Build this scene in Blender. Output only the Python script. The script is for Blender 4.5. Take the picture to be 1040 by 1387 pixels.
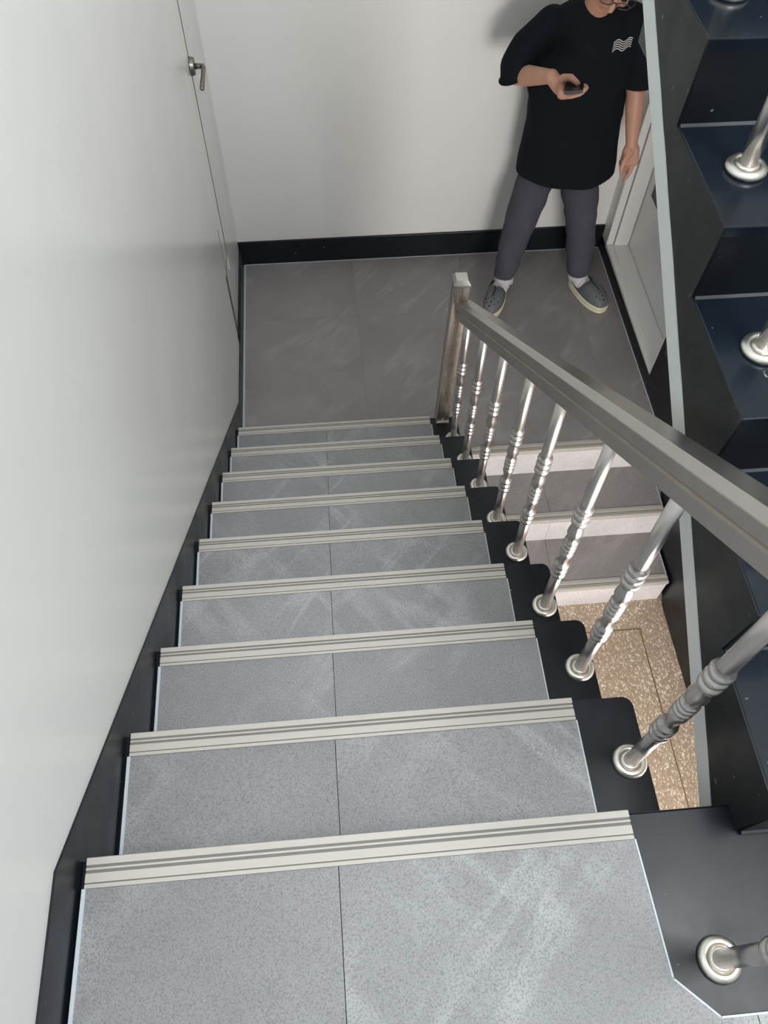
import bpy, bmesh, math, random
from mathutils import Vector, Matrix, Quaternion
from mathutils.bvhtree import BVHTree
random.seed(7)
scene = bpy.context.scene
C = scene.collection
for o in list(bpy.data.objects):
    bpy.data.objects.remove(o)

# ------------------------------------------------------------ camera
cam_d = bpy.data.cameras.new('camera'); cam = bpy.data.objects.new('camera', cam_d); C.objects.link(cam)
cam.location = (0.4405, -2.2889, 3.09)
cam.matrix_world = (Matrix.Translation(cam.location) @ Matrix.Rotation(-0.1009, 4, 'Z')
                    @ Matrix.Rotation(0.5554, 4, 'X') @ Matrix.Rotation(0.0181, 4, 'Z'))
cam_d.sensor_fit = 'VERTICAL'; cam_d.sensor_height = 36; cam_d.lens = 36 * 1083.18 / 1387
cam_d.clip_start = 0.02
scene.camera = cam

# ------------------------------------------------------------ light
w = bpy.data.worlds.new('daylight'); scene.world = w; w.use_nodes = True
w.node_tree.nodes['Background'].inputs[0].default_value = (0.86, 0.95, 1.0, 1)
w.node_tree.nodes['Background'].inputs[1].default_value = 0.62


def area(name, loc, target, sx, sy, power, col):
    d = bpy.data.lights.new(name, 'AREA'); d.shape = 'RECTANGLE'; d.size = sx; d.size_y = sy
    d.energy = power; d.color = col
    o = bpy.data.objects.new(name, d); C.objects.link(o); o.location = loc
    o.rotation_euler = (Vector(target) - Vector(loc)).to_track_quat('-Z', 'Y').to_euler()
    return o


area('stair_window_light', (1.75, -2.4, 4.8), (0.8, 1.2, 0.6), 1.3, 1.0, 68, (0.97, 0.99, 1.0))
area('entrance_light', (1.5, -2.75, 0.75), (1.2, 1.3, 0.5), 0.9, 1.3, 30, (1.0, 0.93, 0.90))

vs = scene.view_settings
vs.view_transform = 'Standard'; vs.look = 'None'; vs.gamma = 1; vs.use_curve_mapping = False
vs.exposure = 0.80

# ------------------------------------------------------------ materials


class NT:
    def __init__(s, name, base=(.5, .5, .5), rough=.5, metal=0., spec=.5):
        s.m = bpy.data.materials.new(name); s.m.use_nodes = True
        s.t = s.m.node_tree; s.b = s.t.nodes['Principled BSDF']
        s.b.inputs['Base Color'].default_value = (*base, 1)
        s.b.inputs['Roughness'].default_value = rough
        s.b.inputs['Metallic'].default_value = metal
        s.b.inputs['Specular IOR Level'].default_value = spec
        s.co = s.n('ShaderNodeTexCoord').outputs['Object']

    def n(s, t, **kw):
        nd = s.t.nodes.new(t)
        for k, v in kw.items():
            if k in nd.inputs: nd.inputs[k].default_value = v
            else: setattr(nd, k, v)
        return nd

    def l(s, a, b): s.t.links.new(a, b)

    def map(s, scale=(1, 1, 1), rot=(0, 0, 0), src=None):
        m = s.n('ShaderNodeMapping'); m.inputs['Scale'].default_value = scale; m.inputs['Rotation'].default_value = rot
        s.l(src or s.co, m.inputs[0]); return m.outputs[0]

    def mapt(s, scale, rot, src=None):
        m = s.n('ShaderNodeMapping', vector_type='TEXTURE'); m.inputs['Scale'].default_value = scale; m.inputs['Rotation'].default_value = rot
        s.l(src or s.co, m.inputs[0]); return m.outputs[0]

    def noise(s, scale, detail=3, rough=.5, vec=None, dist=0.):
        n = s.n('ShaderNodeTexNoise', Scale=scale, Detail=detail, Roughness=rough, Distortion=dist)
        s.l(vec or s.co, n.inputs['Vector']); return n.outputs['Fac']

    def ramp(s, f, stops):
        r = s.n('ShaderNodeValToRGB'); e = r.color_ramp.elements
        while len(e) < len(stops): e.new(.5)
        for i, (p, c) in enumerate(stops):
            e[i].position = p; e[i].color = (c, c, c, 1) if isinstance(c, (int, float)) else (*c, 1)
        s.l(f, r.inputs[0]); return r.outputs[0]

    def mix(s, f, a, b, mode='MIX'):
        m = s.n('ShaderNodeMix', data_type='RGBA', blend_type=mode)
        for sock, v in ((m.inputs[0], f), (m.inputs[6], a), (m.inputs[7], b)):
            if hasattr(v, 'is_linked'): s.l(v, sock)
            elif isinstance(v, (int, float)): sock.default_value = v
            else: sock.default_value = (*v, 1)
        return m.outputs[2]

    def col(s, c): s.l(c, s.b.inputs['Base Color'])
    def rgh(s, c): s.l(c, s.b.inputs['Roughness'])

    def bump(s, h, strength=.2, dist=.002):
        b = s.n('ShaderNodeBump', Strength=strength, Distance=dist); s.l(h, b.inputs['Height'])
        s.l(b.outputs[0], s.b.inputs['Normal'])


def wall_mat(name, base, rough):
    k = NT(name, base, rough)
    f = k.noise(1.3, 3, .5)
    k.col(k.mix(k.ramp(f, [(.35, 0), (.7, 1)]), base, tuple(c * .95 for c in base)))
    k.rgh(k.ramp(k.noise(3, 2, .5), [(.3, rough * .9), (.7, rough * 1.15)]))
    return k.m


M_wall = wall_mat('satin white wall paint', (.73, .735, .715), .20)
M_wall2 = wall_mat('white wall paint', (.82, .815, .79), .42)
M_door = wall_mat('white door paint', (.76, .755, .73), .21)


def black_mat(name, base, rough):
    k = NT(name, base, rough, 0, .34)
    sc = k.ramp(k.noise(55, 2, .5), [(.735, 0), (.76, 1)])
    hz = k.ramp(k.noise(4, 5, .65), [(.5, 0), (.85, .3)])
    c = k.mix(hz, base, tuple(x * 1.0 + .014 for x in base))
    k.col(k.mix(sc, c, (.16, .17, .18)))
    k.rgh(k.ramp(k.noise(9, 4, .6), [(.3, rough), (.75, rough * 1.45)]))
    k.bump(k.noise(12, 1, .4), .12, .002)
    return k.m


M_black = black_mat('glossy black paint', (.0060, .0085, .0125), .29)  # slight blue of the gloss reflections is put into the base colour
M_tread_sky = black_mat('black tread paint with sky tint', (.006, .011, .018), .17)  # black treads; blue of the reflected sky is put into the colour
M_side = black_mat('dark green grey side paint', (.010, .0135, .0135), .36)


def tile_mat(name, base, veins=.2, dirs=((-.75, 3.4, 1.0), (.75, 2.8, .8))):
    k = NT(name, base, .42)
    oi = k.n('ShaderNodeObjectInfo')
    vm = k.n('ShaderNodeVectorMath', operation='SCALE'); vm.inputs['Scale'].default_value = 7.
    cmb = k.n('ShaderNodeCombineXYZ'); k.l(oi.outputs['Random'], cmb.inputs[0]); k.l(oi.outputs['Random'], cmb.inputs[1])
    k.l(cmb.outputs[0], vm.inputs[0])
    ad = k.n('ShaderNodeVectorMath', operation='ADD'); k.l(k.co, ad.inputs[0]); k.l(vm.outputs[0], ad.inputs[1])
    src = ad.outputs[0]
    big = k.noise(3.2, 4, .6, src)
    c = k.mix(k.ramp(big, [(.3, 0), (.75, 1)]), tuple(x * .82 for x in base), tuple(x * 1.14 for x in base))
    # veins: stretched, warped noise, thin ridges in diagonal directions
    for ang, sc, st in dirs:
        v = k.noise(sc, 5, .55, k.mapt((.8, 4.2, 1), (0, 0, ang), src), .3)
        rg = k.ramp(v, [(.465, 0), (.5, 1), (.54, 0)])
        fade = k.ramp(k.noise(3.1, 2, .5, src), [(.42, 0), (.62, 1)])
        mm = k.n('ShaderNodeMath', operation='MULTIPLY'); k.l(rg, mm.inputs[0]); k.l(fade, mm.inputs[1])
        m2 = k.n('ShaderNodeMath', operation='MULTIPLY'); k.l(mm.outputs[0], m2.inputs[0]); m2.inputs[1].default_value = veins * st
        c = k.mix(m2.outputs[0], c, tuple(min(1, x * 1.9) for x in base))
    sp = k.noise(330, 2, .6)
    c = k.mix(k.ramp(sp, [(.46, 0), (.66, .62)]), c, tuple(x * .45 for x in base))
    sp2 = k.noise(420, 1, .5, k.map((1, 1, 1), (0, 0, 1)))
    c = k.mix(k.ramp(sp2, [(.58, 0), (.75, .35)]), c, tuple(min(1, x * 1.7) for x in base))
    k.col(c)
    k.rgh(k.ramp(big, [(.3, .36), (.7, .52)]))
    k.bump(sp, .12, .001)
    return k.m


M_tile = tile_mat('grey stone look tile', (.285, .285, .292), .42)
M_landtile = tile_mat('grey landing tile', (.285, .267, .264), .34, ((-.75, 2.6, 1.0),))  # brownish cast of the light on the landing is put into this colour
M_risertile = tile_mat('pale riser tile', (.78, .76, .76), .1)
M_caulk = NT('pale blue grey sealant', (.55, .60, .64), .4).m


def cream():
    k = NT('cream ceramic nosing', (.62, .60, .545), .4)
    f = k.noise(30, 3, .6, k.map((.15, 1, 1)))
    k.col(k.mix(f, (.535, .505, .455), (.465, .44, .395)))
    return k.m


M_cream = cream()
M_groove = NT('grey beige grip groove', (.20, .19, .175), .6).m


def steel(name, base, rough, rust=0.):
    k = NT(name, base, rough, 1.)
    f = k.noise(14, 4, .6)
    c = k.mix(k.ramp(f, [(.45, 0), (.8, .35)]), base, tuple(x * .75 for x in base))
    if rust:
        g = k.ramp(k.noise(26, 5, .7), [(.50, 0), (.62, rust)])
        c = k.mix(g, c, (.30, .17, .09))
        me = k.ramp(k.noise(26, 5, .7), [(.50, 1.), (.62, 1 - rust * .8)]); k.l(me, k.b.inputs['Metallic'])
    k.col(c)
    k.rgh(k.ramp(k.noise(7, 3, .5), [(.3, rough * .88), (.7, rough * 1.15)]))
    return k.m


M_steel = steel('brushed stainless steel', (.60, .575, .56), .335)
M_rail = steel('dull stainless rail', (.52, .50, .475), .33)
M_rail_rust = steel('rusty rail groove', (.40, .36, .32), .4, .28)
M_rustpost = steel('rusted post metal', (.74, .69, .63), .36, .42)
M_flange = steel('stained flange steel', (.72, .70, .64), .34, .2)
M_handle = steel('tarnished door handle metal', (.24, .215, .20), .38)


def terrazzo():
    k = NT('golden brown terrazzo', (.4, .3, .2), .32)
    vo = k.n('ShaderNodeTexVoronoi', Scale=210.); k.l(k.map((1, .55, 1), (0, 0, .5)), vo.inputs['Vector'])
    sep = k.n('ShaderNodeSeparateColor'); k.l(vo.outputs['Color'], sep.inputs[0])
    c = k.ramp(sep.outputs[0], [(0, (.33, .24, .165)), (.45, (.42, .325, .235)), (.8, (.50, .40, .30)), (.93, (.85, .77, .65))])
    d = k.ramp(k.noise(3.5, 4, .6), [(.35, 0), (.7, 1)])
    c = k.mix(d, k.mix(.3, c, (.26, .18, .11)), c)
    k.col(c)
    k.bump(sep.outputs[1], .5, .002)
    return k.m


M_terr = terrazzo()
M_dust = NT('grey dust line', (.06, .065, .07), .8).m
M_joint = NT('brass terrazzo divider', (.16, .11, .06), .45).m
M_seam_shade = NT('dark seam and edge shade', (.10, .10, .095), .7).m
M_conc = NT('plain plaster', (.62, .64, .635), .6).m


def band_mat():
    k = NT('pale grey band paint', (.62, .655, .645), .45)
    k.bump(k.noise(60, 3, .6), .3, .002)
    return k.m


M_band = band_mat()


def skin_mat():
    k = NT('skin', (.50, .29, .20), .5)
    k.col(k.mix(k.noise(30, 3, .6), (.55, .30, .21), (.46, .24, .165)))
    k.b.inputs['Subsurface Weight'].default_value = .08
    k.b.inputs['Subsurface Radius'].default_value = (.01, .004, .002)
    return k.m


M_skin = skin_mat()


def cloth(name, base, sc=220):
    k = NT(name, base, .92, 0, .14)
    k.col(k.mix(k.noise(6, 4, .6), tuple(x * .85 for x in base), tuple(x * 1.2 for x in base)))
    k.bump(k.noise(sc, 2, .6), .35, .001)
    return k.m


M_shirt = cloth('black cotton', (.0070, .0095, .0130))
M_pants = cloth('slate jersey', (.072, .072, .090))
M_sock = cloth('white sock knit', (.55, .54, .55))
M_clog = NT('grey foam clog', (.115, .125, .13), .6).m
M_sole = NT('cream clog sole', (.68, .65, .47), .6).m
M_hole = NT('dark vent hole', (.01, .01, .012), .9).m
M_print = NT('white shirt print', (.7, .72, .72), .7).m
M_phone = NT('black phone glass', (.012, .012, .014), .15).m
M_phone_edge = steel('phone metal edge', (.05, .055, .06), .35)
M_screen = NT('dark phone screen', (.02, .02, .022), .1).m
M_hair = NT('black hair', (.015, .012, .010), .45).m
M_lip = NT('lip skin', (.42, .16, .13), .45).m
M_glass = NT('dark eyeglass frame', (.05, .04, .04), .3).m
M_eye = NT('dark eye', (.02, .015, .012), .2).m
M_ring = steel('ring metal', (.75, .72, .66), .2)

# ------------------------------------------------------------ builders


def finish(name, bm, mat, parent=None, smooth=False, bevel=0., seg=2):
    me = bpy.data.meshes.new(name)
    bmesh.ops.recalc_face_normals(bm, faces=bm.faces)
    bm.to_mesh(me); bm.free()
    for m in (mat if isinstance(mat, (list, tuple)) else [mat]): me.materials.append(m)
    o = bpy.data.objects.new(name, me); C.objects.link(o)
    if parent is not None: o.parent = parent
    if smooth:
        for p in me.polygons: p.use_smooth = True
    if bevel:
        b = o.modifiers.new('bevel', 'BEVEL'); b.width = bevel; b.segments = seg; b.limit_method = 'ANGLE'
        b.angle_limit = math.radians(35)
    return o


def box(bm, x0, x1, y0, y1, z0, z1, mi=0):
    v = [bm.verts.new((x, y, z)) for z in (z0, z1) for y in (y0, y1) for x in (x0, x1)]
    fs = [(0, 1, 3, 2), (4, 6, 7, 5), (0, 4, 5, 1), (2, 3, 7, 6), (0, 2, 6, 4), (1, 5, 7, 3)]
    for f in fs:
        fc = bm.faces.new([v[i] for i in f]); fc.material_index = mi
    return v


def bx(name, x0, x1, y0, y1, z0, z1, mat, parent=None, bevel=0.):
    bm = bmesh.new(); box(bm, x0, x1, y0, y1, z0, z1)
    return finish(name, bm, mat, parent, bevel=bevel)


def prism(bm, pts, axis, a, b, mi=0):
    """pts 2D polygon; axis 'x' -> pts (y,z); axis 'z' -> pts (x,y); axis 'y' -> pts (x,z)."""
    def mk(p, t):
        return {'x': (t, p[0], p[1]), 'z': (p[0], p[1], t), 'y': (p[0], t, p[1])}[axis]
    A = [bm.verts.new(mk(p, a)) for p in pts]; B = [bm.verts.new(mk(p, b)) for p in pts]
    fs = [bm.faces.new(A), bm.faces.new(B[::-1])]
    n = len(pts)
    for i in range(n):
        fs.append(bm.faces.new([A[i], B[i], B[(i + 1) % n], A[(i + 1) % n]]))
    for f in fs: f.material_index = mi
    return A + B


def pr(name, pts, axis, a, b, mat, parent=None, bevel=0.):
    bm = bmesh.new(); prism(bm, pts, axis, a, b)
    return finish(name, bm, mat, parent, bevel=bevel)


def lathe(bm, prof, seg=20, center=(0, 0, 0)):
    rings = []
    for (r, z) in prof:
        rings.append([bm.verts.new((center[0] + r * math.cos(2 * math.pi * i / seg),
                                    center[1] + r * math.sin(2 * math.pi * i / seg), center[2] + z)) for i in range(seg)])
    for a, b in zip(rings, rings[1:]):
        for i in range(seg):
            bm.faces.new([a[i], a[(i + 1) % seg], b[(i + 1) % seg], b[i]])
    bm.faces.new(rings[0][::-1]); bm.faces.new(rings[-1])


def empty(name, loc=(0, 0, 0)):
    o = bpy.data.objects.new(name, None); C.objects.link(o); o.location = loc; o.empty_display_size = .1
    return o


def tag(o, label=None, cat=None, group=None, kind=None):
    if label: o['label'] = label
    if cat: o['category'] = cat
    if group: o['group'] = group
    if kind: o['kind'] = kind
    return o


def struct(o, label, cat='structure'):
    o['kind'] = 'structure'; o['label'] = label; o['category'] = cat
    return o


# ------------------------------------------------------------ measures
R = .19; T = .2562; N = 9                  # upper flight
XR = .8784; XO = 1.004                     # tile end and outer edge of the black margin
R2 = .186; T2 = .2813; Y2 = -.0961         # lower flight
R3 = .1449; T3 = .2566; Y3 = -2.0913; XS = 1.052
ZTOP = N * R; ZF = -3 * R2                 # upper landing, terrazzo floor
XW = 2.02; YB = 1.318; TOPW = 4.9
SP = .0445                                 # nosing depth


def nose(k): return -(8 - k) * T
def zt(k): return (9 - k) * R


# ------------------------------------------------------------ room shell
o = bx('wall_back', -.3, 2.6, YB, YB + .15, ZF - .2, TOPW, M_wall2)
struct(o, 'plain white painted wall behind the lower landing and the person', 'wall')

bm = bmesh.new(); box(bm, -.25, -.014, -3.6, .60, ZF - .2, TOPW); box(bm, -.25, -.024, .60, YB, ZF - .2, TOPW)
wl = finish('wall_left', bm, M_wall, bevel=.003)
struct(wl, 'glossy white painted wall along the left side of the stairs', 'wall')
# door set high in the left wall: leaf, casing seam, lever
d1 = empty('door_1', (-.024, .7, .51))
struct(d1, 'narrow white door in the left wall with a dark lever handle', 'door')


def rel(o, p):
    o.parent = p; o.matrix_parent_inverse = Matrix.Translation(p.location).inverted(); return o


rel(bx('door_leaf', -.024, -.018, .56, .800, .51, 2.7, M_door), d1)
for a_ in ((.800, .815, .512, 2.7), (.665, .815, .500, .512), (.666, .672, .115, .75)):  # last strip paints the shading line of the wall edge; others are seams
    rel(bx('door_seam_and_shade', -.0245, -.0172, a_[0], a_[1], a_[2], a_[3], M_seam_shade), d1)
rel(bx('door_casing', -.0245, -.0178, .815, .86, .40, 2.75, M_door), d1)
bm = bmesh.new(); bmesh.ops.create_cone(bm, cap_ends=True, segments=24, radius1=.034, radius2=.030, depth=.016, matrix=Matrix.Translation((-.008, .80, 1.395)) @ Matrix.Rotation(math.pi / 2, 4, 'Y'))
hp = rel(finish('handle_plate', bm, M_handle, bevel=.002), d1)
tag(hp, 'dark round handle backplate')


def tube(bm, pts, rad, seg=12, cap=True):
    """tapered tube through points; rad list or number"""
    pts = [Vector(p) for p in pts]
    if not isinstance(rad, (list, tuple)): rad = [rad] * len(pts)
    rings = []; prev = None
    for i, p in enumerate(pts):
        d = (pts[min(i + 1, len(pts) - 1)] - pts[max(i - 1, 0)]).normalized()
        if prev is None:
            n = d.orthogonal().normalized()
        else:
            n = (prev - d * prev.dot(d)).normalized()
        prev = n; b = d.cross(n)
        rings.append([bm.verts.new(p + (n * math.cos(2 * math.pi * j / seg) + b * math.sin(2 * math.pi * j / seg)) * rad[i]) for j in range(seg)])
    for a, b in zip(rings, rings[1:]):
        for j in range(seg): bm.faces.new([a[j], a[(j + 1) % seg], b[(j + 1) % seg], b[j]])
    if cap: bm.faces.new(rings[0][::-1]); bm.faces.new(rings[-1])


bm = bmesh.new()
tube(bm, [(-.01, .80, 1.395), (.018, .80, 1.395), (.030, .797, 1.395), (.034, .785, 1.395), (.034, .74, 1.395), (.032, .69, 1.392), (.031, .66, 1.388), (.031, .652, 1.387)],
     [.011, .010, .010, .009, .008, .009, .009, .004], 10)
rel(finish('handle_lever', bm, M_handle, smooth=True), d1)

# right wall with the door recess
bm = bmesh.new()
box(bm, XW, XW + .15, -3.6, .26, ZF - .2, TOPW)
box(bm, XW, XW + .15, 1.225, YB, ZF - .2, TOPW)
box(bm, XW, XW + .15, .26, 1.225, ZF - .2, .075)
box(bm, XW, XW + .15, .26, 1.225, 2.12, TOPW)
wr = finish('wall_right', bm, M_wall2)
struct(wr, 'white painted wall on the right of the lower landing', 'wall')

d2 = empty('door_2', (XW, .74, .08))
struct(d2, 'white door with stepped frame and wide sill in the right wall', 'door')
rel(bx('door_sill', XW - .006, XW + .149, .2605, 1.2245, .076, .098, M_door, bevel=.003), d2)
rel(bx('door_sill', XW + .028, XW + .112, .275, 1.21, .098, .103, M_door, bevel=.002), d2)
for (x0, x1, w_) in ((XW - .008, XW + .03, .0), (XW + .034, XW + .112, .012)):
    bm = bmesh.new()
    box(bm, x0, x1, 1.205 - w_, 1.223, .10, 2.10); box(bm, x0, x1, .262, .274 + w_ * .5, .10, 2.10)
    box(bm, x0, x1, .262, 1.223, 2.08, 2.118)
    rel(finish('door_frame', bm, M_door, bevel=.002), d2)
lf = rel(bx('door_leaf', XW + .1155, XW + .145, .2605, 1.2245, .0985, 2.119, M_door), d2)
# far wall behind the viewer and floor below
bm = bmesh.new(); box(bm, -.25, 2.17, -3.75, -3.6, ZF - .2, -.02); box(bm, -.25, 2.17, -3.75, -3.6, 1.4, 2.3)
struct(finish('wall_front', bm, M_wall2), 'white wall closing the stairwell below and behind the viewer', 'wall')

fl = bx('floor', -.25, XW + .01, -3.6, .6, ZF - .12, ZF, M_terr)
struct(fl, 'golden brown speckled terrazzo floor at the foot of the lower stairs', 'floor')
bx('divider_strip', 1.40, 1.870, -.816, -.811, ZF, ZF + .0012, M_joint, fl)
bx('divider_strip', 1.866, 1.872, -3.2, -.811, ZF, ZF + .0012, M_joint, fl)

# baseboards (painted black)
o = bx('baseboard_back', -.024, XW, YB - .012, YB + .01, 0, .150, M_black, bevel=.002)
struct(o, 'black painted baseboard along the back wall of the lower landing', 'baseboard')
bm = bmesh.new()
prism(bm, [(-3.6, ZTOP - .05), (-3.6, ZTOP + .105), (-2.08, ZTOP + .105), (.225, .105), (.555, .105), (.60, .115), (.60, 0), (YB, 0), (YB, -.1), (.0, -.1), (-2.0, ZTOP - .4)], 'x', -.03, -.010)
o = finish('baseboard_left', bm, M_black)
struct(o, 'black painted skirting sloping down the left wall beside the steps', 'baseboard')
o2 = bx('skirting_board', -.05, -.0095, .56, YB, 0, .105, M_black, o)
bm = bmesh.new()
prism(bm, [(-3.6, ZF), (-3.6, ZF + .30), (-.95, ZF + .30), (.0, .25), (.262, .38), (.262, .078), (YB, .078), (YB, -.05), (Y2, -.05), (-.7, ZF)], 'x', XW - .008, XW + .012)
o = finish('baseboard_right', bm, M_black)
struct(o, 'black painted skirting along the right wall of the lower landing and steps', 'baseboard')

# ------------------------------------------------------------ nosing strip


def nosing(name, x0, x1, yf, z, parent, depth=SP):
    """strip: front lip at +y (yf), running back to yf-depth; raised bands with two grip grooves"""
    d = depth / .0445
    prof = [(0, -.022), (0.0015, -.010), (.0015, -.002), (0, .0025)]
    y = 0
    for (wd, gr) in ((.0105, 1), (.0045, 0), (.003, 1), (.005, 0), (.0135, 1), (.0022, 0), (.0058, 1)):
        y1 = y - wd * d
        h = .0025 if gr else .0003
        prof += [(y, h), (y1, h)]; y = y1
    prof += [(y, -.006), (y + .006, -.022)]
    bm = bmesh.new()
    sgn = 1
    A = [bm.verts.new((x0, yf + p[0] * sgn, z + p[1])) for p in prof]
    B = [bm.verts.new((x1, yf + p[0] * sgn, z + p[1])) for p in prof]
    n = len(prof)
    for i in range(n):
        j = (i + 1) % n
        f = bm.faces.new([A[i], B[i], B[j], A[j]])
        if abs(prof[i][1] - .0003) < 1e-6 and abs(prof[j][1] - .0003) < 1e-6: f.material_index = 1
    bm.faces.new(A[::-1]); bm.faces.new(B)
    bmesh.ops.remove_doubles(bm, verts=bm.verts, dist=1e-6)
    return finish(name, bm, [M_cream, M_groove], parent)


# ------------------------------------------------------------ tiled flight
TT = .009
f1 = empty('tiled_staircase', (.45, 0, 0))
tag(f1, 'flight of grey tiled steps with cream nosings going down to the landing', 'staircase')


def add(o, p=None):
    return rel(o, p) if p is not None else o


def rounded_step(bm, x0, x1, y0, y1, z0, z1, r=.022):
    pts = [(x0, y0), (x1, y0)]
    for i in range(6):
        a = math.pi / 2 * i / 5
        pts.append((x1 - r + r * math.cos(a), y1 - r + r * math.sin(a)))
    pts.append((x0, y1))
    prism(bm, pts, 'z', z0, z1)


for k in range(1, 9):
    bm = bmesh.new()
    rounded_step(bm, -.012, XO, nose(k - 1) - .05, nose(k), zt(k) - R - .02, zt(k) - TT)
    s = add(finish('step', bm, M_black, bevel=.002), f1)
# sloping slab
bm = bmesh.new()
prism(bm, [(nose(0), ZTOP - R - .06), (nose(0), ZTOP - .33), (0.0, -.12), (0, .04)], 'x', -.012, XO - .004)
add(finish('sloping_slab', bm, M_conc), f1)
XJ = .398
for k in range(1, 9):
    yb, yf = nose(k - 1) + .0005, nose(k) - SP + .0018
    z0, z1 = zt(k) - TT, zt(k)
    add(bx('tread_tile', 0.002, XJ - .0007, yb, yf, z0, z1, M_tile), f1)
    add(bx('tread_tile', XJ + .0007, XR, yb, yf, z0, z1, M_tile), f1)
    add(nosing('nosing_strip', 0, XR - .0005 * k, nose(k) + .002, z1 + .0005, None), f1)
    add(bx('sealant_strip', -.004, .002, yb, yf, z0, z1 + .0015, M_caulk), f1)
    add(bx('sealant_strip', XR, XR + .003, yb, yf, z0, z1 - .001, M_caulk), f1)
for k in range(0, 9):
    z1 = zt(k) - .024; z0 = zt(k) - R
    add(bx('riser_tile', 0, XR, nose(k) - .004, nose(k) + .0002, z0 + .001, z1, M_risertile), f1)

# upper landing
ul = empty('upper_landing', (.45, -2.8, ZTOP))
tag(ul, 'grey tiled upper landing in the foreground with a black painted border', 'landing')
add(pr('landing_slab', [(-.012, -3.6), (-.012, nose(0)), (XS + .02, nose(0)), (XS + .02, Y3 + .008), (XW, Y3 + .008), (XW, -3.6)], 'z', ZTOP - .16, ZTOP - TT, M_black, bevel=.004), ul)
yf = nose(0) - SP + .0018
add(bx('floor_tile', 0.002, XJ - .0007, -2.85, yf, ZTOP - TT, ZTOP, M_tile), ul)
add(pr('floor_tile', [(XJ + .0007, -2.85), (XJ + .0007, yf), (XR, yf), (XR + .008, -2.29), (.944, -2.345), (XJ + .6, -2.345), (XJ + .6, -2.85)], 'z', ZTOP - TT, ZTOP, M_tile), ul)
add(bx('floor_tile', XJ + .6014, 1.55, -2.85, -2.345, ZTOP - TT, ZTOP, M_tile), ul)
add(bx('floor_tile', 0.002, XJ - .0007, -3.5, -2.8514, ZTOP - TT, ZTOP, M_tile), ul)
add(bx('floor_tile', XJ + .0007, XJ + .6, -3.5, -2.8514, ZTOP - TT, ZTOP, M_tile), ul)
add(nosing('nosing_strip', 0, XR, nose(0) + .002, ZTOP + .0005, None), ul)
bm = bmesh.new(); box(bm, -.004, .002, -3.5, yf, ZTOP - TT, ZTOP + .0015)
add(finish('sealant_strip', bm, M_caulk), ul)
bm = bmesh.new()
pl = [(XR, yf), (XR + .008, -2.29), (.944, -2.345), (1.55, -2.345)]
for a, b in zip(pl, pl[1:]):
    d = Vector((b[0] - a[0], b[1] - a[1])).normalized(); nn = Vector((-d.y, d.x)) * .0028
    prism(bm, [a, b, (b[0] + nn.x, b[1] + nn.y), (a[0] + nn.x, a[1] + nn.y)], 'z', ZTOP - TT, ZTOP + .001)
add(finish('sealant_strip', bm, M_caulk), ul)

# lower landing
ll = empty('lower_landing', (1.0, .6, 0))
tag(ll, 'large grey tiled landing where the person stands', 'landing')
bm = bmesh.new()
prism(bm, [(-.012, 0.0), (XS - .03, 0.0), (XS - .03, Y2 + .007), (XW + .005, Y2 + .007), (XW + .005, YB), (-.012, YB)], 'z', -.16, -TT)
add(finish('landing_slab', bm, M_conc), ll)
YJ = .863
xs_ = [0.0, .6, 1.2, 1.8, 2.010]
for i in range(4):
    x0, x1 = xs_[i] + .0003, xs_[i + 1] - .0003
    y0 = .0 if i == 0 else (Y2 + SP)
    if i == 1:
        add(pr('floor_tile', [(x0, .0), (XS - .03, 0.), (XS - .03, Y2 + SP), (x1, Y2 + SP), (x1, YJ - .0003), (x0, YJ - .0003)], 'z', -TT, 0, M_landtile), ll)
    else:
        add(bx('floor_tile', x0, x1, y0, YJ - .0003, -TT, 0, M_landtile), ll)
    add(bx('floor_tile', x0, x1, YJ + .0003, 1.304, -TT, 0, M_landtile), ll)
bm = bmesh.new()
box(bm, 0, 2.012, 1.302, 1.307, -TT, .0015); box(bm, 2.008, 2.012, Y2 + SP, 1.305, -TT, .0015); box(bm, -.003, .001, 0, 1.305, -TT, .001)
add(finish('sealant_strip', bm, M_caulk), ll)

# lower flight (comes back towards the viewer): front is -y


def nosing_rev(name, x0, x1, yf, z, depth=SP):
    o = nosing(name, -x1, -x0, -yf, z, None, depth)
    for v in o.data.vertices: v.co.x *= -1; v.co.y *= -1
    return o


f2 = empty('lower_staircase', (1.5, -.4, ZF))
tag(f2, 'short lower flight of grey tiled steps with white risers above the terrazzo', 'staircase')
X0 = XS - .03; X1 = 1.996
for j in range(0, 3):
    z = -j * R2; yn = Y2 - j * T2
    if j:
        bm = bmesh.new(); box(bm, X0, X1 - .002, yn + .006, Y2 - (j - 1) * T2 + .05, ZF, z - TT)
        add(finish('step', bm, M_conc), f2)
        add(bx('tread_tile', X0, X0 + .42, yn + SP, Y2 - (j - 1) * T2 + .002, z - TT, z, M_landtile), f2)
        add(bx('tread_tile', X0 + .4213, X1, yn + SP, Y2 - (j - 1) * T2 + .002, z - TT, z, M_landtile), f2)
        add(bx('sealant_strip', X1, X1 + .004, yn + SP, Y2 - (j - 1) * T2, z - TT, z + .001, M_caulk), f2)
    add(nosing_rev('nosing_strip', X0, X1 + .003, yn - .002, z + .0005), f2)
    add(bx('riser_tile', X0, X0 + .42, yn, yn + .008, z - R2 + .0005, z - .018, M_risertile), f2)
    add(bx('riser_tile', X0 + .4213, X1, yn, yn + .008, z - R2 + .0005, z - .018, M_risertile), f2)
add(bx('wall_filler', X1 - .003, XW - .001, Y2 - 2 * T2 + .03, Y2 + .01, ZF, -2 * R2 - .02, M_black), f2)

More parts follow.
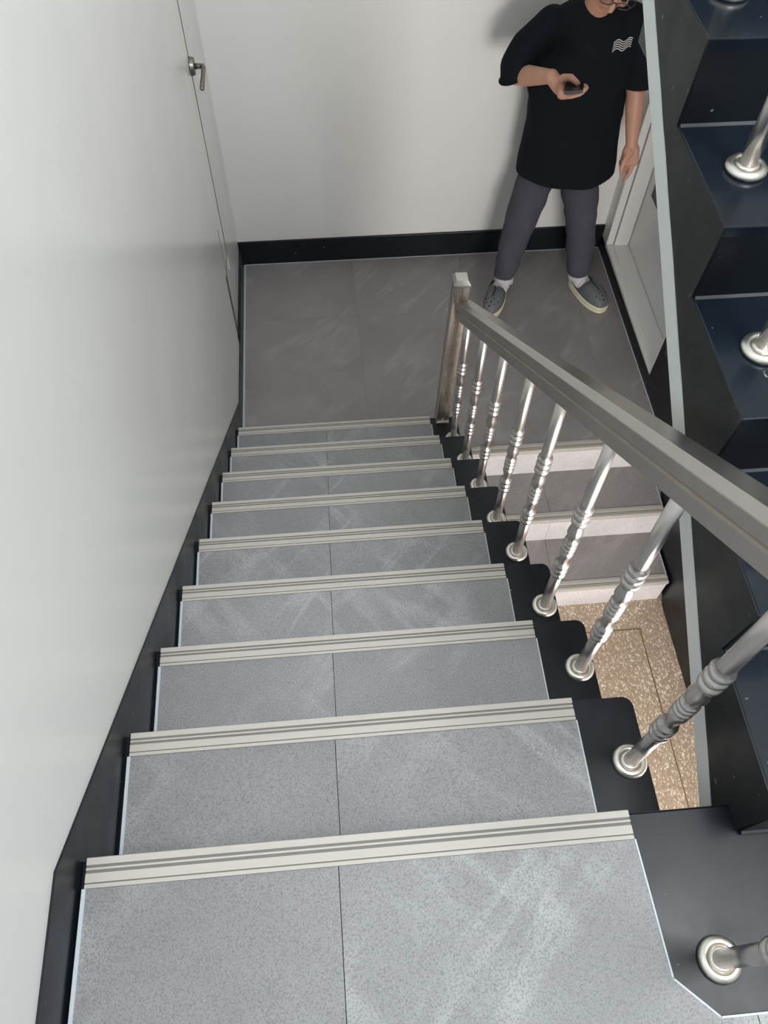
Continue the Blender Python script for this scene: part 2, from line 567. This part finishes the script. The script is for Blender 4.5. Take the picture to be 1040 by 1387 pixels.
# black flight going up on the right
f3 = empty('black_staircase', (1.5, -1, ZTOP))
tag(f3, 'black painted staircase rising along the right side with a pale edge band', 'staircase')
NS = 9
for i in range(NS):
    z0 = ZTOP + i * R3; y0 = Y3 + i * T3; ov = .0074
    bm = bmesh.new()
    prism(bm, [(y0 - ov, z0 + R3), (y0 - ov, z0 + R3 - .004), (y0, z0 - .002), (y0 + T3 + .01, z0 - .002), (y0 + T3 + .01, z0 + R3)], 'x', XS, XW - .001)
    add(finish('step', bm, M_tread_sky, bevel=.0025), f3)
    bm = bmesh.new()
    prism(bm, [(y0 - .0045, z0 + .001), (y0 - .0068, z0 + R3 - .008), (y0 - .004, z0 + R3 - .008), (y0 - .001, z0 + .001)], 'x', XS + .002, XW - .004)
    add(finish('riser_face', bm, M_black), f3)
    bm = bmesh.new(); prism(bm, [(y0 - .0085, z0 + .0), (y0 - .0025, z0 + .006), (y0, z0)], 'x', XS + .003, XW - .01)
    add(finish('dust_line', bm, M_dust), f3)
slb, sbt = .608, .055


def zband(y): return 1.6375 + slb * (y + 2.0385)


ye = Y3 + NS * T3
pts = [(-2.13, zband(-2.13)), (ye, zband(ye) if zband(ye) < ZTOP + NS * R3 - .05 else ZTOP + NS * R3 - .05)]
# side face of the stair (dark) between soffit and treads
bm = bmesh.new()
for i in range(NS):
    y0, y1, z1 = Y3 + i * T3, Y3 + (i + 1) * T3, ZTOP + (i + 1) * R3
    ov = .0074
    prism(bm, [(y0, zband(y0) - .002), (y1, zband(y1) - .002), (y1, z1 - .0012), (y0 - ov, z1 - .0012), (y0, z1 - R3)], 'x', XS - .0015, XS + .006)
add(finish('side_face', bm, M_side), f3)
bm = bmesh.new()
ys = [-2.06 + .05 * i for i in range(int((ye + 2.06) / .05))]
zz = [zband(y) + random.uniform(-.0012, .0012) for y in ys]
for i in range(len(ys) - 1):
    prism(bm, [(ys[i], zz[i]), (ys[i + 1], zz[i + 1]), (ys[i + 1], zband(ys[i + 1]) - sbt), (ys[i], zband(ys[i]) - sbt)], 'x', XS - .003, XS + .03)
bmesh.ops.remove_doubles(bm, verts=bm.verts, dist=1e-5)
tag(add(finish('edge_band', bm, M_band), f3), 'pale grey painted band along the underside edge')
bm = bmesh.new()
prism(bm, [(-2.09, zband(-2.09) - sbt + .001), (-2.09, ZTOP - .02), (ye - .001, ZTOP + NS * R3 - .03), (ye - .001, zband(ye) - sbt + .001)], 'x', XS + .03, XW - .001)
add(finish('sloping_slab', bm, M_conc), f3)

# ------------------------------------------------------------ balustrade
ra = empty('stair_railing', (.967, -1.0, .8))
tag(ra, 'stainless steel railing with turned balusters along the tiled steps', 'railing')
BX = .967
rz = lambda y: .756 + .7582 * (.067 - y)      # underside of the handrail


def turned(bm, H, top_extra=.03):
    r0 = .0142
    p = [(r0, 0), (r0, .185)]

    def ring(z, r, h): return [(r0 * .82, z - h), (r * .93, z - h * .6), (r, z), (r * .93, z + h * .6), (r0 * .82, z + h)]
    for z in (.198, .220, .242): p += ring(z, .0195, .0105)
    p += [(r0 * .78, .262), (r0 * 1.0, .285), (r0 * 1.22, .300), (r0 * 1.0, .314)]
    for z in (.324, .341, .358): p += ring(z, .0178, .0082)
    p += [(r0 * .95, .374), (r0 * 1.28, .392), (r0 * 1.15, .410), (r0 * .8, .432)]
    for z in (.446, .470, .494): p += ring(z, .0203, .0115)
    p += [(r0 * .95, .508), (r0, .515), (r0, H + top_extra)]
    lathe(bm, p, 18)


def flange_bm():
    bm = bmesh.new()
    lathe(bm, [(.032, 0), (.034, .003), (.0335, .007), (.030, .011), (.0245, .013), (.0205, .012), (.019, .0100), (.0185, .006), (.0175, .004)], 28)
    return bm


by = [-2.271, -1.924, -1.659, -1.411, -1.14, -.905, -.64, -.385, -.125]
for k, y in enumerate(by):
    zb = (zt(k) - TT)
    H = rz(y) - zb
    bm = bmesh.new(); turned(bm, H)
    b = finish('baluster', bm, M_steel, None, smooth=True)
    b.location = (BX, y, zb); rel(b, ra)
    bmf = flange_bm(); fo = finish('flange', bmf, M_flange, b, smooth=True); fo.location = (0, 0, .0003)
    bm = bmesh.new(); lathe(bm, [(.020, .002), (.0185, .012), (.0155, .014), (.0145, .014)], 20)
    fr = finish('collar', bm, M_rustpost, b, smooth=True)

# handrail profile (x offset, height above underside measured vertically)
prof = [(-.0255, 0), (.0255, 0), (.032, .004), (.0325, .040), (.030, .043), (.030, .048), (.0325, .051), (.0325, .082), (.021, .094), (-.015, .094), (-.0325, .081), (-.0325, .051), (-.0295, .0485), (-.0295, .0445), (-.0325, .041), (-.0325, .004)]
ya, yb2 = -.012, -2.45
bm = bmesh.new()
A = [bm.verts.new((BX + x, ya, rz(ya) + h)) for x, h in prof]; B = [bm.verts.new((BX + x, yb2, rz(yb2) + h)) for x, h in prof]
n = len(prof)
for i in range(n):
    j = (i + 1) % n
    f = bm.faces.new([A[i], A[j], B[j], B[i]])
    if i in (3, 4, 5, 11, 12, 13): f.material_index = 1
bm.faces.new(A); bm.faces.new(B[::-1])
hr = finish('handrail', bm, [M_rail, M_rail_rust], None, bevel=.0015)
rel(hr, ra)

# newel post
bm = bmesh.new()
cx0, cy0, hw = .938, -.005, .0285


def sqring(z, w, dx=0): return [bm.verts.new((cx0 + dx + sx * w, cy0 + sy * w, z)) for sx, sy in ((-1, -1), (1, -1), (1, 1), (-1, 1))]


def post_prof(w):
    # square with a shallow groove down every face
    g = .005; q = .006
    pts = []
    for a in range(4):
        c, s = math.cos(a * math.pi / 2), math.sin(a * math.pi / 2)
        for (x, y) in ((-w, -w), (-q, -w), (-q * .4, -w + g), (q * .4, -w + g), (q, -w)):
            pts.append((x * c - y * s, x * s + y * c))
    return pts


zb, ztp = R - TT, 1.002
rings = []
for z, w_, dx in ((zb, hw, -.008), (.5, hw, -.002), (ztp, hw, .010)):
    rings.append([bm.verts.new((cx0 + dx + x, cy0 + y, z)) for x, y in post_prof(w_)])
for a, b in zip(rings, rings[1:]):
    for i in range(20): bm.faces.new([a[i], a[(i + 1) % 20], b[(i + 1) % 20], b[i]])
bm.faces.new(rings[0][::-1]); bm.faces.new(rings[-1])
for f in bm.faces:
    if f.calc_center_median().y < cy0 - .015 and abs(f.normal.x) < .9: f.material_index = 1
np_ = rel(finish('newel_post', bm, [M_rail, M_rustpost]), ra)
tag(np_, 'square steel end post with rust stained front')
bm = bmesh.new()
dx = .010
rr = [sqring(z, w_, dx) for z, w_ in ((.992, .0325), (1.004, .0325), (1.022, .022))]
for a, b in zip(rr, rr[1:]):
    for i in range(4): bm.faces.new([a[i], a[(i + 1) % 4], b[(i + 1) % 4], b[i]])
bm.faces.new(rr[0][::-1]); bm.faces.new(rr[-1])
rel(finish('post_cap', bm, M_rail, bevel=.001), ra)
bm = bmesh.new(); box(bm, cx0 - .036, cx0 + .022, cy0 - .0345, cy0 + .0345, zb, zb + .012)
rel(finish('post_foot', bm, M_rustpost, bevel=.002), ra)

bm = bmesh.new()
rr = [[bm.verts.new((.990 + x, -2.448 + y, z)) for x, y in post_prof(.028)] for z in (ZTOP + .0005, rz(-2.45) + .12)]
for i in range(20): bm.faces.new([rr[0][i], rr[0][(i + 1) % 20], rr[1][(i + 1) % 20], rr[1][i]])
bm.faces.new(rr[0][::-1]); bm.faces.new(rr[1])
rel(finish('newel_post', bm, M_rail), ra)

# railing of the black staircase
rb = empty('stair_railing.001', (1.125, -1.2, 2.3))
tag(rb, 'stainless steel railing standing on the black staircase at right edge', 'railing')
rz3 = lambda y: ZTOP + .145 + .76 + .565 * (y - Y3)
for i in range(1, NS):
    y = Y3 + i * T3 + .128; zb = ZTOP + (i + 1) * R3
    bm = bmesh.new(); turned(bm, rz3(y) - zb)
    b = finish('baluster', bm, M_steel, None, smooth=True); b.location = (1.127, y, zb); rel(b, rb)
    fo = finish('flange', flange_bm(), M_flange, b, smooth=True); fo.location = (0, 0, .0003)
    bm = bmesh.new(); lathe(bm, [(.020, .002), (.0185, .012), (.0155, .014), (.0145, .014)], 20)
    finish('collar', bm, M_rustpost, b, smooth=True)
bm = bmesh.new()
ya, yb2 = Y3 + .35, ye
A = [bm.verts.new((1.127 + x, ya, rz3(ya) + h)) for x, h in prof]; B = [bm.verts.new((1.127 + x, yb2, rz3(yb2) + h)) for x, h in prof]
for i in range(n):
    j = (i + 1) % n; bm.faces.new([A[i], A[j], B[j], B[i]])
bm.faces.new(A); bm.faces.new(B[::-1])
rel(finish('handrail', bm, M_rail), rb)

# ------------------------------------------------------------ person


def cap(bm, pts, rad, seg=16):
    """union-ready chain of spheres and frusta"""
    pts = [Vector(p) for p in pts]
    for p, r in zip(pts, rad):
        bmesh.ops.create_icosphere(bm, subdivisions=3, radius=r, matrix=Matrix.Translation(p))
    for a, b, ra_, rb_ in zip(pts, pts[1:], rad, rad[1:]):
        tube(bm, [a, b], [ra_, rb_], seg)


def ell(bm, c, rx, ry, rz_, rot=None):
    m = Matrix.Translation(c) @ (rot or Matrix()) @ Matrix.Diagonal((rx, ry, rz_, 1))
    bmesh.ops.create_icosphere(bm, subdivisions=4, radius=1, matrix=m)


def loft(bm, rings, seg=32, p=2.4):
    rs = []
    for (cx_, cy_, z, rx, ry) in rings:
        ring = []
        for i in range(seg):
            a = 2 * math.pi * i / seg; c, s = math.cos(a), math.sin(a)
            ring.append(bm.verts.new((cx_ + rx * math.copysign(abs(c) ** (2 / p), c), cy_ + ry * math.copysign(abs(s) ** (2 / p), s), z)))
        rs.append(ring)
    for a, b in zip(rs, rs[1:]):
        for i in range(seg): bm.faces.new([a[i], a[(i + 1) % seg], b[(i + 1) % seg], b[i]])
    bm.faces.new(rs[0][::-1]); bm.faces.new(rs[-1])


def remesh(name, bm, voxel, mat, parent, smooth_it=6, fac=.5):
    me = bpy.data.meshes.new(name + '_raw')
    bmesh.ops.recalc_face_normals(bm, faces=bm.faces)
    bm.to_mesh(me); bm.free()
    tmp = bpy.data.objects.new(name + '_raw', me); C.objects.link(tmp)
    md = tmp.modifiers.new('r', 'REMESH'); md.mode = 'VOXEL'; md.voxel_size = voxel
    sm = tmp.modifiers.new('s', 'SMOOTH'); sm.factor = fac; sm.iterations = smooth_it
    dg = bpy.context.evaluated_depsgraph_get()
    nm = bpy.data.meshes.new_from_object(tmp.evaluated_get(dg), depsgraph=dg)
    bpy.data.objects.remove(tmp); bpy.data.meshes.remove(me)
    nm.name = name; nm.materials.clear(); nm.materials.append(mat)
    for p in nm.polygons: p.use_smooth = True
    o = bpy.data.objects.new(name, nm); C.objects.link(o)
    rel(o, parent)
    return o


pe = empty('person', (1.6, 1.05, 0))
tag(pe, 'person in black T-shirt and grey trousers looking down at a phone', 'person')

V = Vector
neck = V((1.612, 1.085, 1.41))
headc = V((1.640, 1.015, 1.545))
# head frame: face direction F (down and forward), up U
Fd = V((-.25, -.76, -.56)).normalized()
Ud = (V((.13, -.62, .78)) - Fd * V((.13, -.62, .78)).dot(Fd)).normalized()
Rd = Ud.cross(Fd) * -1     # person's left is +x side of the picture
Rd = Fd.cross(Ud) * -1
headc = V((1.598, .955, 1.462)) - Fd * .075 + Ud * .104
HM = Matrix(((Rd.x, Fd.x, Ud.x, 0), (Rd.y, Fd.y, Ud.y, 0), (Rd.z, Fd.z, Ud.z, 0), (0, 0, 0, 1)))


def hp_(x, f, u): return headc + Rd * x + Fd * f + Ud * u


def hell(bm, x, f, u, rx, rf, ru):
    ell(bm, hp_(x, f, u), rx, rf, ru, HM)


bm = bmesh.new()
hell(bm, 0, -.015, .03, .077, .095, .085)      # skull
hell(bm, 0, .012, -.02, .066, .078, .075)      # face
hell(bm, 0, .030, -.070, .048, .052, .042)     # jaw
hell(bm, 0, .062, -.092, .023, .018, .017)     # chin
hell(bm, 0, .080, -.058, .026, .012, .014)     # mouth mound
cap(bm, [hp_(0, .083, .022), hp_(0, .098, -.010), hp_(0, .106, -.024)], [.009, .011, .0135])   # nose
hell(bm, .012, .094, -.027, .008, .009, .007); hell(bm, -.012, .094, -.027, .008, .009, .007)
for s in (-1, 1):
    hell(bm, s * .038, .062, -.020, .024, .022, .022)   # cheeks
    hell(bm, s * .033, .076, .032, .024, .010, .008)    # brow
    hell(bm, s * .078, -.012, -.005, .010, .020, .030)  # ears
cap(bm, [neck, V(headc) + Fd * -.02 + Ud * -.04], [.055, .055])
# torso, pelvis
cap(bm, [(1.612, 1.12, 1.36), (1.612, 1.13, 1.25), (1.612, 1.14, 1.08), (1.615, 1.14, .90), (1.615, 1.14, .84)], [.075, .105, .10, .10, .10])
shR, elR, wrR = V((1.452, 1.10, 1.345)), V((1.318, 1.055, 1.165)), V((1.408, .850, 1.272))
shL, elL, wrL = V((1.775, 1.10, 1.335)), V((1.858, 1.035, 1.085)), V((1.880, .975, .885))
cap(bm, [shR, shL], [.050, .050])
cap(bm, [shR, elR], [.052, .040]); cap(bm, [elR, elR.lerp(wrR, .35), wrR], [.040, .041, .027])
cap(bm, [shL, elL], [.052, .041]); cap(bm, [elL, elL.lerp(wrL, .3), wrL], [.041, .041, .028])
# legs
hR, kR, aR = V((1.53, 1.14, .82)), V((1.462, 1.065, .45)), V((1.402, 1.0, .09))
hL, kL, aL = V((1.70, 1.14, .82)), V((1.757, 1.05, .45)), V((1.805, 1.0, .09))
cap(bm, [hR, kR, kR.lerp(aR, .35), aR], [.072, .060, .052, .036]); cap(bm, [hL, kL, kL.lerp(aL, .35), aL], [.072, .060, .052, .036])
dirR = V((-.42, -.90, 0)).normalized(); dirL = V((.44, -.90, 0)).normalized()
for a, d in ((aR, dirR), (aL, dirL)):
    hb_ = V((a.x, a.y, .062)) - d * .03
    cap(bm, [hb_, hb_ + d * .10, hb_ + d * .18], [.030, .028, .020])
# right hand with phone: phone frame
ph_c = V((1.478, .752, 1.282))
Ld = V((-.28, -.88, .27)).normalized()                 # long axis, away from the person
Wd = (V((1, -.22, .16)) - Ld * V((1, -.22, .16)).dot(Ld)).normalized()
Nd = Wd.cross(Ld).normalized()
if Nd.z < 0: Nd = -Nd


def P(w_, l_, n_): return ph_c + Wd * w_ + Ld * l_ + Nd * n_


cap(bm, [wrR, P(-.058, -.055, -.010)], [.029, .029])
cap(bm, [P(-.056, -.062, -.006), P(-.040, -.030, -.026), P(-.046, .005, -.022)], [.027, .025, .020])
cap(bm, [P(-.05, -.05, -.014), P(-.03, -.02, -.030)], [.024, .018])
cap(bm, [P(-.058, -.055, .004), P(-.044, -.030, .028), P(-.014, -.010, .034), P(.014, .004, .0145)], [.022, .017, .0135, .0110])   # thumb
for i, (l_, ext) in enumerate(((.020, .030), (.001, .038), (-.018, .036), (-.036, .028))):
    cap(bm, [P(-.044, l_ - .006, -.026), P(-.008, l_ + .004, -.026 - .004 * (i % 2)), P(ext - .006, l_ + .004, -.020), P(ext + .012, l_ + .002, -.004)],
        [.0135, .0108, .0100, .0088])
# left hand hanging, back of the hand towards the viewer
cap(bm, [wrL, (1.884, .960, .845)], [.028, .026])
for s_, x in ((0, -.026), (1, -.009), (2, .009), (3, .025)):
    cap(bm, [(1.882 + x * .7, .957, .855), (1.885 + x * 1.15, .945, .795)], [.0205, .0165])
fing = [(-.026, .058), (-.009, .040), (.009, .032), (.025, .022)]
kn = V((1.887, .945, .795))
cap(bm, [kn + V((.020, .005, 0)), kn + V((.012, -.008, -.042)), kn + V((.002, -.012, -.068)), kn + V((-.006, -.010, -.092))], [.0135, .0105, .009, .0075])
cap(bm, [kn + V((.006, .008, .004)), kn + V((.010, .004, -.040)), kn + V((-.004, .020, -.058)), kn + V((-.016, .030, -.045))], [.0135, .0105, .009, .008])
cap(bm, [kn + V((-.008, .014, .002)), kn + V((-.004, .014, -.038)), kn + V((-.016, .030, -.050)), kn + V((-.024, .040, -.036))], [.013, .010, .009, .008])
cap(bm, [kn + V((-.020, .018, .0)), kn + V((-.016, .022, -.030)), kn + V((-.024, .036, -.038)), kn + V((-.028, .045, -.024))], [.012, .009, .008, .007])
cap(bm, [(1.872, .945, .850), (1.850, .925, .818), (1.845, .918, .785), (1.852, .920, .757)], [.019, .0135, .0115, .009])     # thumb
body = remesh('body', bm, .0042, M_skin, pe, 4)

# T-shirt
bm = bmesh.new()
tr = [(1.648, 1.130, .645, .252, .165), (1.648, 1.130, .70, .252, .165), (1.646, 1.130, .78, .238, .158), (1.638, 1.128, .90, .223, .150),
      (1.628, 1.122, 1.03, .217, .145), (1.620, 1.115, 1.18, .212, .138), (1.615, 1.112, 1.27, .210, .130), (1.613, 1.110, 1.335, .200, .116),
      (1.613, 1.110, 1.385, .162, .100), (1.612, 1.105, 1.420, .098, .080), (1.612, 1.10, 1.434, .068, .064)]
loft(bm, tr, 48, 2.05)
cap(bm, [(1.45, 1.11, 1.335), (1.37, 1.09, 1.26), (1.325, 1.065, 1.19), (1.315, 1.055, 1.13)], [.080, .082, .082, .070])
cap(bm, [(1.775, 1.11, 1.335), (1.815, 1.10, 1.32), (1.850, 1.07, 1.22), (1.862, 1.045, 1.12)], [.083, .086, .078, .070])
shirt = remesh('t_shirt', bm, .006, M_shirt, pe, 8)
# cut hems flat and add folds
me = shirt.data
for v in me.vertices:
    c = v.co
    d = c - V((1.315, 1.045, 1.165)); ax = V((.36, -.12, -.92)).normalized()
    t = d.dot(ax)
    if c.x < 1.42 and t > .0 and c.z > 1.02 and (d - ax * t).length < .14: v.co = c - ax * (t * .95)
    d = c - V((1.850, 1.045, 1.105)); ax = V((.10, -.20, -.97)).normalized()
    t = d.dot(ax)
    if t > .0 and c.z > .95 and (d - ax * t).length < .085 and c.x > 1.77: v.co = c - ax * (t * .95)
from mathutils import noise as mn
for v in me.vertices:
    c = v.co
    fo = math.sin(c.x * 26 + c.z * 9 + 2.2 * mn.noise(c * 5)) * .005 + mn.noise(V((c.x * 9, c.y * 9, c.z * 5))) * .010
    d = V((c.x - 1.613, c.y - 1.12, 0)); d.normalize()
    amp = 1.0 if c.z < 1.1 else .6
    v.co = c + d * fo * amp
    wz = max(0, min(1, (.80 - c.z) / .12)); v.co.z += wz * (.008 * math.sin(c.x * 14))

# trousers
bm = bmesh.new()
loft(bm, [(1.615, 1.14, .70, .165, .125), (1.615, 1.14, .80, .165, .12), (1.615, 1.14, .92, .15, .11)], 32)
cap(bm, [(1.560, 1.15, .74), (1.502, 1.10, .60), (1.462, 1.062, .45), (1.428, 1.03, .30), (1.402, 1.002, .150), (1.400, 1.0, .125)], [.092, .092, .082, .072, .060, .054], 24)
cap(bm, [(1.700, 1.14, .74), (1.728, 1.095, .60), (1.757, 1.052, .45), (1.782, 1.025, .30), (1.803, 1.000, .150), (1.804, 1.0, .125)], [.098, .096, .083, .075, .066, .060], 24)
pants = remesh('trousers', bm, .006, M_pants, pe, 8)
for v in pants.data.vertices:
    c = v.co
    v.co = c + V((mn.noise(V((c.x * 12, c.y * 12, c.z * 16))), mn.noise(V((c.x * 12 + 9, c.y * 12, c.z * 16))), 0)) * .009
    if v.co.z < .104: v.co.z = .104

# socks
for a in (aR, aL):
    bm = bmesh.new(); dd = dirR if a is aR else dirL; tube(bm, [(a.x, a.y, .155), (a.x, a.y, .105), (a.x + dd.x * .01, a.y + dd.y * .01, .075)], [.045, .05, .055], 20); cap(bm, [(a.x + dd.x * .01, a.y + dd.y * .01, .078), (a.x + dd.x * .06, a.y + dd.y * .06, .068)], [.045, .040])
    rel(finish('sock', bm, M_sock, smooth=True), pe)

# clogs


def clog(ctr, d, mirror):
    base = empty('clog', (ctr.x, ctr.y, 0)); rel(base, pe)
    ang = math.atan2(d.x, -d.y)              # toe direction = -y rotated
    L = .288
    def outline(scale, y_off=0, inset=0):
        pts = []
        for i in range(40):
            a = 2 * math.pi * i / 40
            y = -math.cos(a) * L / 2
            t = (y + L / 2) / L             # 0 toe .. 1 heel
            wdt = .059 * (1 - .20 * min(1, max(0, (t - .25) / .55))) * (abs(math.sin(a)) ** .62)
            x = math.copysign(wdt, math.sin(a)) + .006 * mirror * math.sin(t * math.pi)
            pts.append((x * scale, y * (1 - (1 - scale) * .45)))
        return pts
    m = Matrix.Rotation(ang, 4, 'Z')

    def ringmesh(name, lv, mat):
        bm = bmesh.new(); rs = []
        for (z, s, prof_) in lv:
            ring = []
            for (x, y) in outline(s):
                zz = z
                if prof_:
                    t = (y + L / 2) / L
                    zz = .035 + (z - .035) * prof_(t)
                ring.append(bm.verts.new((x, y, zz)))
            rs.append(ring)
        for a_, b_ in zip(rs, rs[1:]):
            for i in range(40): bm.faces.new([a_[i], a_[(i + 1) % 40], b_[(i + 1) % 40], b_[i]])
        bm.faces.new(rs[0][::-1]); bm.faces.new(rs[-1])
        bmesh.ops.transform(bm, matrix=m, verts=bm.verts)
        o = finish(name, bm, mat, base, smooth=True)
        return o
    so = ringmesh('sole', [(.001, .93, None), (.004, .98, None), (.017, 1.0, None), (.019, .955, None), (.022, .955, None), (.024, 1.0, None), (.038, .99, None), (.041, .95, None)], M_sole)
    tag(so, 'cream layered sole')
    def hump(t): return (.35 + .65 * math.sin(min(1, (t + .02) / .42) * math.pi / 2)) if t < .45 else max(.22, 1.0 - (t - .52) / .14 * .78) if t > .52 else 1.0
    ringmesh('upper', [(.036, .94, None), (.058, .94, hump), (.085, .86, hump), (.104, .68, hump), (.112, .42, hump), (.114, .1, hump)], M_clog)
    bm = bmesh.new()                         # heel strap
    pts = []
    for i in range(13):
        a = math.pi * (i / 12)
        pts.append((.045 * math.cos(a), .030 + .095 * math.sin(a), .072 - .004 * math.sin(a)))
    rs = []
    for p_ in pts: rs.append([bm.verts.new((p_[0], p_[1], p_[2] + z_)) for z_ in (-.012, .012)] + [bm.verts.new((p_[0] * .93, p_[1] * .975, p_[2] + z_)) for z_ in (.012, -.012)])
    for a_, b_ in zip(rs, rs[1:]):
        for i in range(4): bm.faces.new([a_[i], a_[(i + 1) % 4], b_[(i + 1) % 4], b_[i]])
    bm.faces.new(rs[0]); bm.faces.new(rs[-1][::-1])
    bmesh.ops.transform(bm, matrix=m, verts=bm.verts)
    finish('heel_strap', bm, M_clog, base)
    # vent holes sit on the toe
    bm = bmesh.new()
    for (hx, hy) in ((-.026, -.066), (0, -.060), (.026, -.066), (-.016, -.083), (.014, -.083), (-.030, -.088), (.031, -.088), (0, -.100), (-.020, -.106), (.020, -.106), (-.002, -.118), (-.034, -.045), (.035, -.045)):
        t = (hy + L / 2) / L
        hz = .035 + (.075) * hump(t) * (1 - (abs(hx) / .052) ** 2.4 * .42) * (1.0 if t > .15 else .93) - .001
        bmesh.ops.create_uvsphere(bm, u_segments=10, v_segments=6, radius=.0052, matrix=Matrix.Translation((hx, hy, hz)) @ Matrix.Diagonal((1, 1.1, .9, 1)))
    bmesh.ops.transform(bm, matrix=m, verts=bm.verts)
    finish('vent_hole', bm, M_hole, base)


clog(V((1.345, .912, 0)), dirR, 1)
clog(V((1.858, .912, 0)), dirL, -1)

# hair, glasses, lips, eyes
bm = bmesh.new()
hell(bm, 0, -.028, .045, .086, .096, .088); hell(bm, 0, .035, .085, .066, .045, .038)
hell(bm, 0, -.055, -.01, .074, .06, .075)
remesh('hair', bm, .006, M_hair, pe, 3)
bm = bmesh.new()
for s in (-1, 1):
    pts = []
    for i in range(21):
        a = 2 * math.pi * i / 20
        pts.append(hp_(s * .034 + .026 * math.cos(a), .101, .008 + .019 * math.sin(a)))
    tube(bm, pts, .0022, 8)
    tube(bm, [hp_(s * .060, .101, .012), hp_(s * .078, .085, .014), hp_(s * .080, .0, .010)], .002, 8)
tube(bm, [hp_(-.008, .101, .011), hp_(.008, .101, .011)], .002, 8)
rel(finish('eyeglasses', bm, M_glass, smooth=True), pe)
bm = bmesh.new()
bm.free()
for s in (-1, 1):
    bm = bmesh.new(); hell(bm, s * .032, .078, .010, .012, .008, .006)
    rel(finish('eye', bm, M_eye, smooth=True), pe)
bm = bmesh.new()
hell(bm, 0, .089, -.055, .021, .0055, .0042); hell(bm, 0, .087, -.064, .018, .0055, .0048)
rel(finish('mouth', bm, M_lip, smooth=True), pe)
bm = bmesh.new()
ring_pts = [kn + V((-.002 + .0115 * math.cos(a), .004 + .0115 * math.sin(a), -.028)) + V((.011, 0, 0)) for a in [2 * math.pi * i / 16 for i in range(17)]]
tube(bm, ring_pts, .0016, 6)
rel(finish('finger_ring', bm, M_ring, smooth=True), pe)

# wavy print on the chest, laid on the shirt surface
dg = bpy.context.evaluated_depsgraph_get()
mw = Matrix()
bvh = BVHTree.FromPolygons([v.co.copy() for v in shirt.data.vertices], [tuple(p.vertices) for p in shirt.data.polygons])


def onshirt(x, z):
    h = bvh.ray_cast(V((x, .4, z)), V((0, 1, 0)))
    return (h[0] + V((0, -.0012, 0))) if h[0] is not None else V((x, 1.0, z))


bm = bmesh.new()
for r_ in range(5):
    prev = None
    for i in range(29):
        t = i / 28
        x = 1.690 + .086 * t; zc = 1.320 - r_ * .0084 + .0062 * math.sin(t * 2 * math.pi * 1.5 - .6) - .004 * t
        a = bm.verts.new(onshirt(x, zc + .0015)); b = bm.verts.new(onshirt(x, zc - .0015))
        if prev: bm.faces.new([prev[0], a, b, prev[1]])
        prev = (a, b)
pr_ = rel(finish('wavy_print', bm, M_print), pe)
tag(pr_, 'small white print of five wavy lines')

# phone
phn = empty('mobile_phone', ph_c)
tag(phn, 'black mobile phone held in the right hand of the person', 'phone')


def phone_box(name, w_, l_, n0, n1, mat, bev):
    bm = bmesh.new(); box(bm, -w_, w_, -l_, l_, n0, n1)
    if bev:
        bmesh.ops.bevel(bm, geom=[e for e in bm.edges if abs((e.verts[0].co - e.verts[1].co).z) > 1e-4], offset=bev, segments=4, affect='EDGES')
    m = Matrix(((Wd.x, Ld.x, Nd.x, 0), (Wd.y, Ld.y, Nd.y, 0), (Wd.z, Ld.z, Nd.z, 0), (0, 0, 0, 1)))
    bmesh.ops.transform(bm, matrix=m, verts=bm.verts)
    return finish(name, bm, mat, phn)


phone_box('phone_body', .037, .076, -.0060, .0045, M_phone_edge, .009)
phone_box('phone_screen', .0345, .0735, .0045, .0052, M_screen, .007)
phone_box('phone_back', .036, .075, -.0072, -.0060, M_phone, .009)
